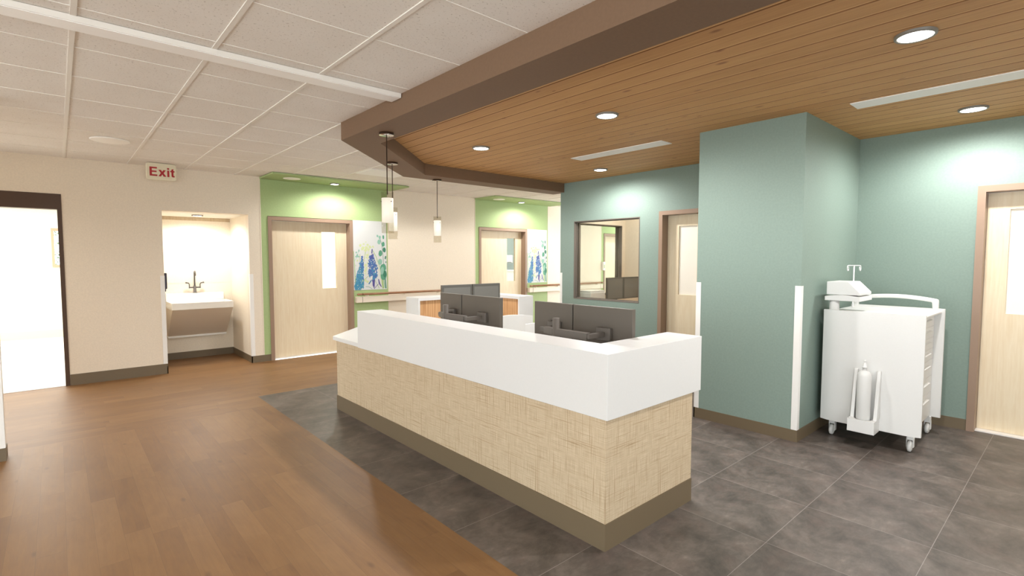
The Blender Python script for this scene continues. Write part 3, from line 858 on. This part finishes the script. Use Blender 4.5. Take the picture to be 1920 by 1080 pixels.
def arm_y(x, y, z0, label):
    z0 += .0012
    t = thing('arm_stand', (x, y+.15, z0), label, 'monitor arm', 'dual monitor arms')
    MB().cyl((x, y+.15, 0), .045, z0, z0+.016, 24).build('desk_clamp', M['armgray'], t)
    MB().cyl((x, y+.15, 0), .0245, z0+.016, 1.135, 24).build('post', M['armgray'], t)
    for s in (-1, 1):
        a = MB().box(x+s*.02, y+.13, 1.05, x+s*.23, y+.17, 1.09, .003).build('arm', M['armgray'], t)
        MB().box(x+s*.20, y+.0585, 1.055, x+s*.23, y+.13, 1.085, .002).build('arm_link', M['armgray'], a)
arm_y(3.632, 4.80, .745, 'grey dual monitor arm on the back counter behind the two facing screens')
arm_y(6.845, 5.00, .750, 'grey dual monitor arm on the office desk behind the window glass')

# ------------------------------------------------------------------ chairs
def chair(x, y, rz, label):
    t = thing('office_chair', (x, y, 0), label, 'chair', 'white office chairs behind the desk')
    R_ = Matrix.Rotation(rz, 4, 'Z')
    def fin(m, n, mat, par=None):
        o = m.build(n, mat); o.parent = par or t; o.data.transform(R_)
        return smooth(o)
    # curved backrest (sitter faces -Y, back at +Y)
    m = MB(); n = 12; W2 = .235
    def pt(u, v, off):
        a = u*.75
        return (W2*math.sin(a)/math.sin(.75), .25-.10*(1-math.cos(a))/(1-math.cos(.75))+off+.03*v, .56+.40*v+.012*(1-u*u))
    G = [[m.bm.verts.new(pt(-1+2*i/n, j/6, o_)) for i in range(n+1)] for o_ in (0, .022) for j in range(7)]
    for o_ in (0, 7):
        for j in range(6):
            for i in range(n): m.bm.faces.new((G[o_+j][i], G[o_+j][i+1], G[o_+j+1][i+1], G[o_+j+1][i]))
    for j in range(6):
        for i in (0, n): m.bm.faces.new((G[j][i], G[j+1][i], G[7+j+1][i], G[7+j][i]))
    for i in range(n):
        for j in (0, 6): m.bm.faces.new((G[j][i], G[j][i+1], G[7+j][i+1], G[7+j][i]))
    fin(m, 'backrest', M['chairwhite'])
    fin(MB().box(-.24, -.24, .44, .24, .22, .49, .02, 3), 'seat', M['chairwhite'])
    fin(MB().box(-.03, .20, .42, .03, .29, .70, .008), 'back_support', M['mat_black'])
    fin(MB().cyl((0, 0, 0), .028, .10, .44, 20), 'gas_post', M['mat_black'])
    for k in range(5):
        a = 2*math.pi*k/5; c, s_ = math.cos(a), math.sin(a)
        lg = fin(MB().tube([(c*.02, s_*.02, .11), (c*.25, s_*.25, .075)], [.024, .016], 10), 'leg', M['mat_black'])
        fin(MB().cyl((c*.25, s_*.25, .030), .030, -.018, .018, 18, 'y'), 'caster', M['mat_black'], lg)
    for s_ in (-1, 1):
        fin(MB().tube([(s_*.24, .0, .46), (s_*.27, .0, .48), (s_*.27, .0, .64)], .012, 10), 'arm_post', M['mat_black'])
        fin(MB().box(s_*.245, -.14, .64, s_*.295, .12, .665, .008), 'armrest', M['chairwhite'])
    return t
chair(3.43, 3.63, .0, 'white curved-back office chair in front of the wood grain counter panel')
chair(3.13, 3.04, math.radians(-50), 'white office chair close behind the corner monitors, mostly hidden by them')

# ------------------------------------------------------------------ medical cart
t = thing('medical_cart', (5.4, 1.17, 0), 'tall white wheeled medical cart standing in the teal corner', 'cart')
X0, X1, Y0, Y1, ZB, ZT2 = 4.95, 5.80, .817, 1.520, .152, 1.111
YD = .885
m = MB()
def side_panel(xa, out):
    pts = []
    n = 14
    for i in range(n+1):
        f = i/n; y = Y0+(Y1-Y0)*f; e = min(f, 1-f)
        off = .028*(max(0, 1-e/.14))**2
        pts.append((xa+out*-off if out < 0 else xa-off, y) if False else (xa-out*off, y))
    inner = [(xa-out*.055, Y1), (xa-out*.055, Y0)]
    return pts+inner
smooth(MB().prism(side_panel(X0, -1), ZB, ZT2, 'z').build('side_panel', M['cartwhite'], t), 30)
smooth(MB().prism(side_panel(X1, 1), ZB, ZT2, 'z').build('side_panel', M['cartwhite'], t), 30)
MB().box(X0+.055, YD+.008, ZB+.005, X1-.055, Y1-.01, 1.085).build('body', M['cartwhite'], t)
MB().box(X0+.055, Y0+.02, 1.075, X1-.055, Y1-.005, 1.092, .004).build('top_tray', M['cartwhite'], t)
zs = [(.966, 1.060), (.869, .9645), (.772, .8675), (.675, .7705), (.529, .6735), (.383, .5275), (.170, .3815)]
for z0, z1 in zs:
    d = MB().box(X0+.06, YD, z0, X1-.06, YD+.02, z1, .003).build('drawer', M['cartwhite'], t)
    hz = (z0+z1)/2+.005 if z1-z0 < .1 else z1-.055
    MB().prism([(YD, hz+.018), (YD-.020, hz+.012), (YD-.020, hz-.014), (YD-.015, hz-.014), (YD-.014, hz+.004), (YD, hz+.006)], 5.19, 5.56, 'x').build('drawer_pull', M['cartwhite'], d)
# top push handle (far side): flat arched band
n = 16; y0h, y1h = .872, 1.500
up = [(y1h-(y1h-y0h)*k/n, 1.178+.046*math.sin(math.pi*(.06+.86*k/n))**.8) for k in range(n+1)]
lo_ = [(y, z-.036) for y, z in up]
band = up+[(y0h-.008, up[-1][1]-.012), (y0h-.008, 1.088), (y0h+.032, 1.088)]+[p for p in lo_[::-1] if y0h+.03 < p[0] < y1h-.03]+[(y1h-.036, 1.088), (y1h+.004, 1.088), (y1h+.004, up[0][1]-.012)]
smooth(MB().prism(band, 5.752, 5.782, 'x', .006, seg=2).build('push_handle', M['cartwhite'], t), 35)
# device shelf and post, IV pole
sh = MB().cyl((5.025, 1.455, 0), .037, 1.092, 1.19, 24).build('shelf_post', M['cartwhite'], t)
m = MB()
pl = []
for i in range(9):
    f = i/8; pl.append((1.257+(1.518-1.257)*f, 1.226+.014*math.sin(math.pi*f)))
m.prism([(1.257, 1.190), (1.518, 1.190)]+pl[::-1], 4.978, 5.335, 'x', .002, seg=1).build('device_shelf', M['cartwhite'], sh)
iv = MB().cyl((5.60, 1.47, 0), .0065, 1.092, 1.487, 12).build('infusion_pole', M['cartwhite'], t)
for s_ in (-1, 1):
    hk = [(5.60, 1.47, 1.485), (5.60+s_*.055, 1.47-s_*.03, 1.485)]
    for k in range(1, 12):
        a = k/11*math.radians(300); cx, cz = 5.60+s_*.070, 1.460
        hk.append((cx+s_*(-.015+.0)+s_*.022*math.sin(a)*.9, 1.47-s_*.035, cz+.025*math.cos(a)))
    MB().tube(hk, .0045, 8).build('hook', M['cartwhite'], iv)
# cylinder bracket
br = MB().prism([(4.955, 1.083), (4.80, 1.083), (4.80, 1.268), (4.955, 1.268), (4.955, 1.235)] + [(4.868+.060*math.cos(a), 1.176+.062*math.sin(a)) for a in [math.radians(v) for v in (60, 90, 120, 150, 180, 210, 240, 270, 300)]] + [(4.955, 1.116)], .152, .247, 'z').build('bracket_cup', M['cartwhite'], t)
MB().box(4.80, 1.083, .145, 4.955, 1.268, .153).build('bracket_floor', M['cartwhite'], br)
for ya in (1.092, 1.250):
    MB().prism([(4.852, .247), (4.925, .640), (4.949, .640), (4.949, .247)], ya-.013, ya+.013, 'y', .004).build('bracket_rail', M['cartwhite'], br)
for k, (wx, wy) in enumerate(((5.072, 1.455), (5.072, .900), (5.735, .900), (5.735, 1.455))):
    c = MB().lathe((wx, wy, .045), [(0, -.016), (.030, -.016), (.043, -.010), (.045, 0), (.043, .010), (.030, .016), (0, .016)], 28, 'y').build('caster_wheel', M['cartwhite'], t)
    MB().prism([(wx-.004, .095), (wx+.046, .095), (wx+.046, .152), (wx-.004, .152)], wy-.022, wy+.022, 'y', .003).box(wx+.0, wy+.018, .035, wx+.040, wy+.024, .11).box(wx+.0, wy-.024, .035, wx+.040, wy-.018, .11).build('caster_fork', M['cartwhite'], c)

t = thing('gas_cylinder', (4.868, 1.176, .153), 'white gas cylinder standing in the bracket on the cart side', 'gas cylinder')
pr = [(0, 0), (.046, 0), (.050, .006), (.050, .44)]
for k in range(1, 9):
    a = math.pi/2*k/8; pr.append((.016+.034*math.cos(a), .44+.048*math.sin(a)))
MB().lathe((4.868, 1.176, .1535), pr, 36).build('bottle', M['cartwhite'], t)
MB().lathe((4.868, 1.176, .1535), [(.016, .488), (.016, .512), (.019, .512), (.019, .522), (.013, .522), (.013, .545), (.008, .549), (.008, .562), (.0095, .564), (.007, .574), (0, .576)], 24).build('valve', M['cartwhite'], t)

t = thing('defibrillator', (5.15, 1.42, 1.24), 'white box shaped medical device with sloping face on top of the cart', 'medical device')
MB().prism([(1.259, 1.2405), (1.508, 1.2405), (1.508, 1.352), (1.347, 1.352), (1.259, 1.262)], 4.988, 5.318, 'x', .003, seg=1).build('housing', M['cartwhite'], t)
q = MB()
nx, nz = .715, .699
q.prism([(1.268, 1.2714), (1.338, 1.343), (1.3373, 1.3437), (1.2673, 1.2721)], 5.02, 5.285, 'x').build('screen', M['porcelain'], t)

# ------------------------------------------------------------------ office contents
t = thing('office_desk', (6.9, 5.2, 0), 'wood topped desk inside the office behind the window glass', 'desk')
MB().box(6.24, 4.72, .715, 7.60, 5.545, .75, .003).build('desktop', M['slat'], t)
for lx, ly in ((6.29, 4.77), (7.55, 4.77), (6.29, 5.49), (7.55, 5.49)): MB().box(lx-.025, ly-.025, 0, lx+.025, ly+.025, .715).build('leg', M['graymetal'], t)
t = thing('printer', (6.53, 5.38, .75), 'white boxy printer on the office desk behind the window glass', 'printer')
MB().box(6.355, 5.27, .7505, 6.72, 5.535, 1.005, .008).build('body', M['porcelain'], t)
MB().box(6.36, 5.28, 1.006, 6.715, 5.53, 1.032, .006).build('lid', M['porcelain'], t)
t = thing('hand_dispenser', (10.33, YB, 1.3), 'small white dispenser on the green wall strip, seen through both office windows', 'dispenser')
MB().box(10.292, YB-.07, 1.25, 10.365, YB, 1.47, .008).build('dispenser_body', M['porcelain'], t)
MB().box(10.315, YB-.076, 1.31, 10.342, YB-.069, 1.40, .006).build('dispenser_window', M['green'], t)

# ------------------------------------------------------------------ rooms seen through openings
# bright room through the dark framed opening
mb = MB()
wall(mb, 'y', 13.496, 13.64, -3.2, 1.03, 0, 2.9, [(-.076, .80, 1.386, 2.141)])
mb.box(-3.3, YW, 0, -3.2, 13.6, 2.9).box(1.03, 9.42, 0, 1.13, 13.6, 2.9).box(.90, YW, 0, .955, 9.42, 2.9)
struct(mb.build('wall_room', M['white_wall']))
struct(MB().box(-3.3, YW, 2.6, 1.1, 13.6, 2.7).build('ceiling_room', M['white_wall']))
struct(MB().box(-3.2, 13.480, 0, 1.03, 13.496, .15).build('baseboard_room', M['room_base']))
struct(MB().box(-3.2, 13.490, 1.369, 1.03, 13.4958, 1.376).build('trim_5', M['room_base']))
r = sroot('window_3', (-.076, 13.49, 1.386))
MB().box(-.076, 13.47, 1.386, -.034, 13.64, 2.141).box(.758, 13.47, 1.386, .80, 13.64, 2.141).box(-.034, 13.47, 1.386, .758, 13.64, 1.428).box(-.034, 13.47, 2.09, .758, 13.64, 2.141).build('window_frame', M['pinkframe'], r)
MB().box(-.034, 13.55, 1.428, .758, 13.556, 2.09).build('pane', M['door_glass'], r)
# shrub outside that window
t = thing('leafy_shrub', (.35, 14.6, 0), 'green shrub outside the small wood framed window in the bright room', 'shrub')
rn = random.Random(4); m = MB(); m2 = MB()
for k in range(900):
    a = rn.random()*6.283; rr = .75*math.sqrt(rn.random()); z = rn.uniform(.7, 2.5)
    c = Vector((.35+rr*math.cos(a), 14.6+.6*rr*math.sin(a), z)); d = Vector((rn.gauss(0, 1), rn.gauss(0, 1), rn.gauss(0, 1))).normalized(); e = d.orthogonal().normalized()
    l, w2 = rn.uniform(.04, .085), rn.uniform(.015, .03)
    (m if rn.random() < .6 else m2).poly([c, c+d*l*.5+e*w2, c+d*l, c+d*l*.5-e*w2])
m.build('foliage', M['leaf'], t); m2.build('foliage', M['leaf_light'], t)
MB().tube([(.35, 14.6, 0), (.36, 14.6, .8), (.33, 14.62, 1.8)], [.04, .03, .012], 10).build('stem', M['stem'], t)
struct(MB().box(-6, 13.64, -.06, 7, 22, -.01).build('floor_outside', M['leaf']))
# room behind the door beside the alcove
struct(MB().box(2.10, 9.42, 0, 2.15, 11.6, 2.7).box(2.152, YW, 0, 2.20, 9.42, 2.7).box(4.5, YW, 0, 4.6, 11.6, 2.7).box(2.1, 11.5, 0, 4.6, 11.6, 2.7).build('wall_room', M['white_wall']))
struct(MB().box(2.1, YW, 2.6, 4.6, 11.6, 2.7).build('ceiling_room', M['white_wall']))
struct(MB().box(2.2, 11.490, 1.165, 4.5, 11.4999, 1.173).build('trim_5', M['room_base']))
# room behind the farther green door: teal end wall with dispenser and sink
struct(MB().box(6.0, YW, 0, 6.1, 11.1, 2.7).box(10.25, YW, 0, 10.28, 11.1, 2.7).build('wall_room', M['white_wall']))
struct(MB().box(6.0, 11.0, 0, 10.3, 11.1, 2.7).build('wall_room', M['teal']))
struct(MB().box(6.0, YW, 2.6, 10.3, 11.1, 2.7).build('ceiling_room', M['white_wall']))
t = thing('towel_dispenser', (9.6, 11, 1.4), 'white towel dispenser on the teal wall, seen through the far door glass', 'dispenser')
MB().box(9.40, 10.86, 1.43, 9.66, 10.999, 1.645, .012, 3).build('dispenser_body', M['porcelain'], t)
MB().box(9.45, 10.855, 1.43, 9.61, 10.86, 1.46).build('paper_slot', M['rimgray'], t)
t = thing('vanity_unit', (9.5, 10.75, 0), 'white wash basin cabinet below the towel dispenser, seen through the far door glass', 'cabinet')
MB().box(9.20, 10.55, .10, 9.72, 10.999, 1.20).build('body', M['porcelain'], t)
MB().box(9.19, 10.53, 1.20, 9.75, 10.999, 1.235, .004).build('top', M['porcelain'], t)
MB().box(9.24, 10.55, 0, 9.68, 10.99, .10).build('plinth', M['base'], t)

# ------------------------------------------------------------------ lights
def area(loc, sx, sy, e, col=(1, .96, .9), rot=(0, 0, 0)):
    l = bpy.data.lights.new('area', 'AREA'); l.shape = 'RECTANGLE'; l.size = sx; l.size_y = sy; l.energy = e; l.color = col
    o = bpy.data.objects.new('room_light', l); COL.objects.link(o); o.location = loc; o.rotation_euler = rot; return o
area((-.8, 10.8, 2.58), 2.6, 3.6, 185, (1, .99, .97))
area((3.3, 10.2, 2.58), 1.6, 1.6, 105, (1, 1, 1))
area((8.4, 9.9, 2.58), 2.4, 1.4, 70, (1, .98, .95))
area((6.9, 4.7, 2.72), .8, .8, 24, (1, .97, .93))

W = bpy.data.worlds.new('world'); S.world = W; W.use_nodes = True
bg = W.node_tree.nodes['Background']; bg.inputs[0].default_value = (.925, 1.0, 1.03, 1); bg.inputs[1].default_value = 4.45

# ------------------------------------------------------------------ camera
cam = bpy.data.cameras.new('camera'); cam.sensor_width = 36; cam.lens = 18.0; cam.clip_start = .05
co = bpy.data.objects.new('camera', cam); COL.objects.link(co); co.location = (0, 0, 1.55)
yaw, pit = math.radians(48.44010), math.radians(3.29147)
fwd = Vector((math.cos(yaw)*math.cos(pit), math.sin(yaw)*math.cos(pit), -math.sin(pit)))
co.rotation_euler = fwd.to_track_quat('-Z', 'Y').to_euler()
S.camera = co
S.view_settings.view_transform = 'Standard'; S.view_settings.look = 'None'
S.view_settings.exposure = 0.0; S.view_settings.gamma = 1.0
try: S.view_settings.use_curve_mapping = False
except Exception: pass
